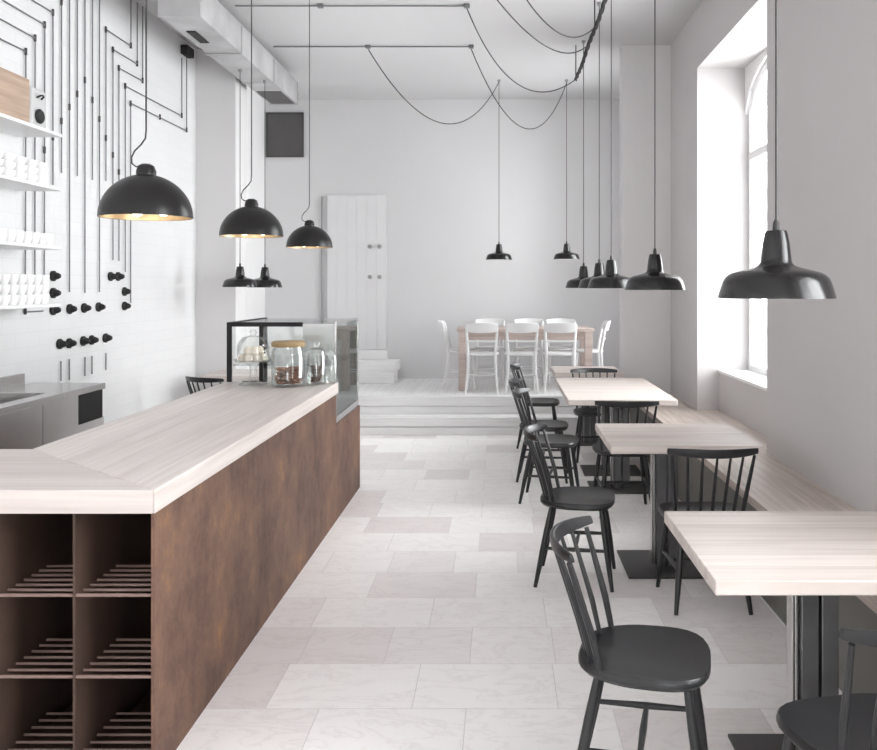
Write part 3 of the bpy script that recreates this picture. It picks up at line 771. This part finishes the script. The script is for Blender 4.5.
# ------------------------------------------------------------------ back room: vent, pipe, white dining set
vt = thing('wall_vent', 'dark square ventilation panel high on the back wall', 'vent', (-2.875, YB, 3.645))
MB().box(-.245, -.03, -.295, .245, -.001, .295).build('panel', M['ventg'], vt)
MB().box(-.25, -.04, -.30, .25, -.03, -.285).box(-.25, -.04, .285, .25, -.03, .30).box(-.25, -.04, -.285, -.235, -.03, .285).box(.235, -.04, -.285, .25, -.03, .285).build('frame', M['dark'], vt)
pr = thing('wall_pipe', 'thin grey vertical pipe on the wall left of the door', 'pipe', (-2.385, YB, 1.2))
MB().tube([(0, -.02, 0), (0, -.02, 1.62)], .011, 8).build('pipe', M['gpipe'], pr)
MB().box(-.03, -.045, -.09, .03, -.001, 0).build('end_box', M['gpipe'], pr, .004)
ZP = .3855
dt = thing('dining_table', 'long pink oak dining table on the platform', 'table', (.30, 10.72, ZP))
MB().box(-.81, -.36, .695, .81, .36, .735).build('tabletop', M['oakpink'], dt, .004)
MB().box(-.70, -.31, .60, .70, -.285, .694).box(-.70, .285, .60, .70, .31, .694).box(-.70, -.284, .60, -.675, .284, .694).box(.675, -.284, .60, .70, .284, .694).build('apron', M['oakpink'], dt)
for sx in (-1, 1):
    for sy in (-1, 1):
        x, y = sx*.745, sy*.31
        MB().box(x-.043, y-.043, 0, x+.043, y+.043, .694).build('leg', M['oakpink'], dt, .004)
def bistro(label, loc_, rz):
    t = thing('bentwood_chair', label, 'chair', loc_, rz, 'white chairs around the dining table')
    MB().lathe([(0, .432), (.185, .432), (.196, .44), (.196, .456), (.186, .464), (.15, .458), (0, .455)], 32).build('seat', M['white'], t)
    MB().lathe([(.150, .20), (.160, .20), (.160, .212), (.150, .212), (.150, .20)], 24).build('ring', M['white'], t)
    for s in (-1, 1):
        MB().tube([(s*.15, .13, .44), (s*.16, .15, .25), (s*.172, .172, 0)], [.016, .015, .011], 10).build('leg', M['white'], t)
        MB().tube([(s*.185, -.22, 0), (s*.16, -.165, .25), (s*.158, -.150, .45), (s*.168, -.18, .62), (s*.180, -.215, .785)], [.012, .016, .018, .016, .014], 10).build('rear_leg', M['white'], t)
    m = MB(); n = 14
    for i in range(n+1):
        u = -1+2*i/n; x = .185*u; y = -.265+.05*u*u; b = len(m.v)
        h = .06*(1-.2*u*u)
        for dy, dz in ((-.008, -h), (.008, -h), (.006, h), (-.01, h)): m.v.append((x, y+dy-dz*.25, .757+dz))
        if i:
            for j in range(4): m.f.append((b-4+j, b-4+(j+1) % 4, b+(j+1) % 4, b+j))
    m.f.append((0, 1, 2, 3)); m.f.append(tuple(len(m.v)-4+j for j in range(4)))
    m.build('back_rest', M['white'], t, .003)
    pts = [(.165*(-1+2*i/10), -.205+.02*(-1+2*i/10)**2-.01, .60) for i in range(11)]
    MB().tube(pts, .010, 8).build('back_rail', M['white'], t)
    return t
b0c = bistro('white chair on the near side of the dining table, left of three', (-.21, 10.30, ZP), 0)
dup(b0c, (.245, 10.30, ZP), R(2), 'white chair on the near side of the dining table, middle of three')
dup(b0c, (.70, 10.30, ZP), R(-2), 'white chair on the near side of the dining table, right of three')
dup(b0c, (-.13, 11.12, ZP), R(180), 'white chair on the far side of the dining table, left of three')
dup(b0c, (.37, 11.12, ZP), R(180), 'white chair on the far side of the dining table, middle of three')
dup(b0c, (.78, 11.12, ZP), R(180), 'white chair on the far side of the dining table, right of three')
dup(b0c, (-.47, 10.72, ZP), R(-90), 'white chair at the left end of the dining table')
dup(b0c, (1.06, 10.72, ZP), R(90), 'white chair at the right end of the dining table')

# ------------------------------------------------------------------ daylight
w = bpy.data.worlds.new('overcast_sky'); bpy.context.scene.world = w; w.use_nodes = True
bg = w.node_tree.nodes['Background']
bg.inputs['Color'].default_value = (0.985, 0.98, 1.0, 1); bg.inputs['Strength'].default_value = 12.0
def portal(loc_, rot, sx, sy):
    l = bpy.data.lights.new('daylight_portal', 'AREA'); l.shape = 'RECTANGLE'; l.size = sx; l.size_y = sy
    l.cycles.is_portal = True
    o = bpy.data.objects.new('daylight_portal', l); C.objects.link(o); o.location = loc_; o.rotation_euler = rot
for a, b in wins: portal((2.34, (a+b)/2, 2.2), (0, R(90), 0), 2.75, b-a)      # pointing to -x
portal((2.34, 10.2, 2.3), (0, R(90), 0), 2.6, 1.3)
portal((.4, Y0-.25, 1.5), (R(90), 0, 0), 2.2, 2.0)
# ------------------------------------------------------------------ camera and view
cam = bpy.data.cameras.new('camera'); co = bpy.data.objects.new('camera', cam); C.objects.link(co)
co.location = (0, 0, H); co.rotation_euler = (R(90), 0, 0)
cam.sensor_width = 36; cam.sensor_fit = 'HORIZONTAL'; cam.lens = F/877*36
cam.shift_x = -(VX-438.5)/877; cam.shift_y = -(375-VY)/877
cam.clip_end = 60; cam.clip_start = 0.05
S = bpy.context.scene
S.camera = co
S.view_settings.view_transform = 'Standard'; S.view_settings.look = 'None'; S.view_settings.gamma = 1; S.view_settings.use_curve_mapping = False
S.view_settings.exposure = 0.58
S.cycles.use_denoising = True
S.cycles.max_bounces = 14; S.cycles.diffuse_bounces = 10; S.cycles.transparent_max_bounces = 16
S.cycles.caustics_refractive = False; S.cycles.caustics_reflective = False
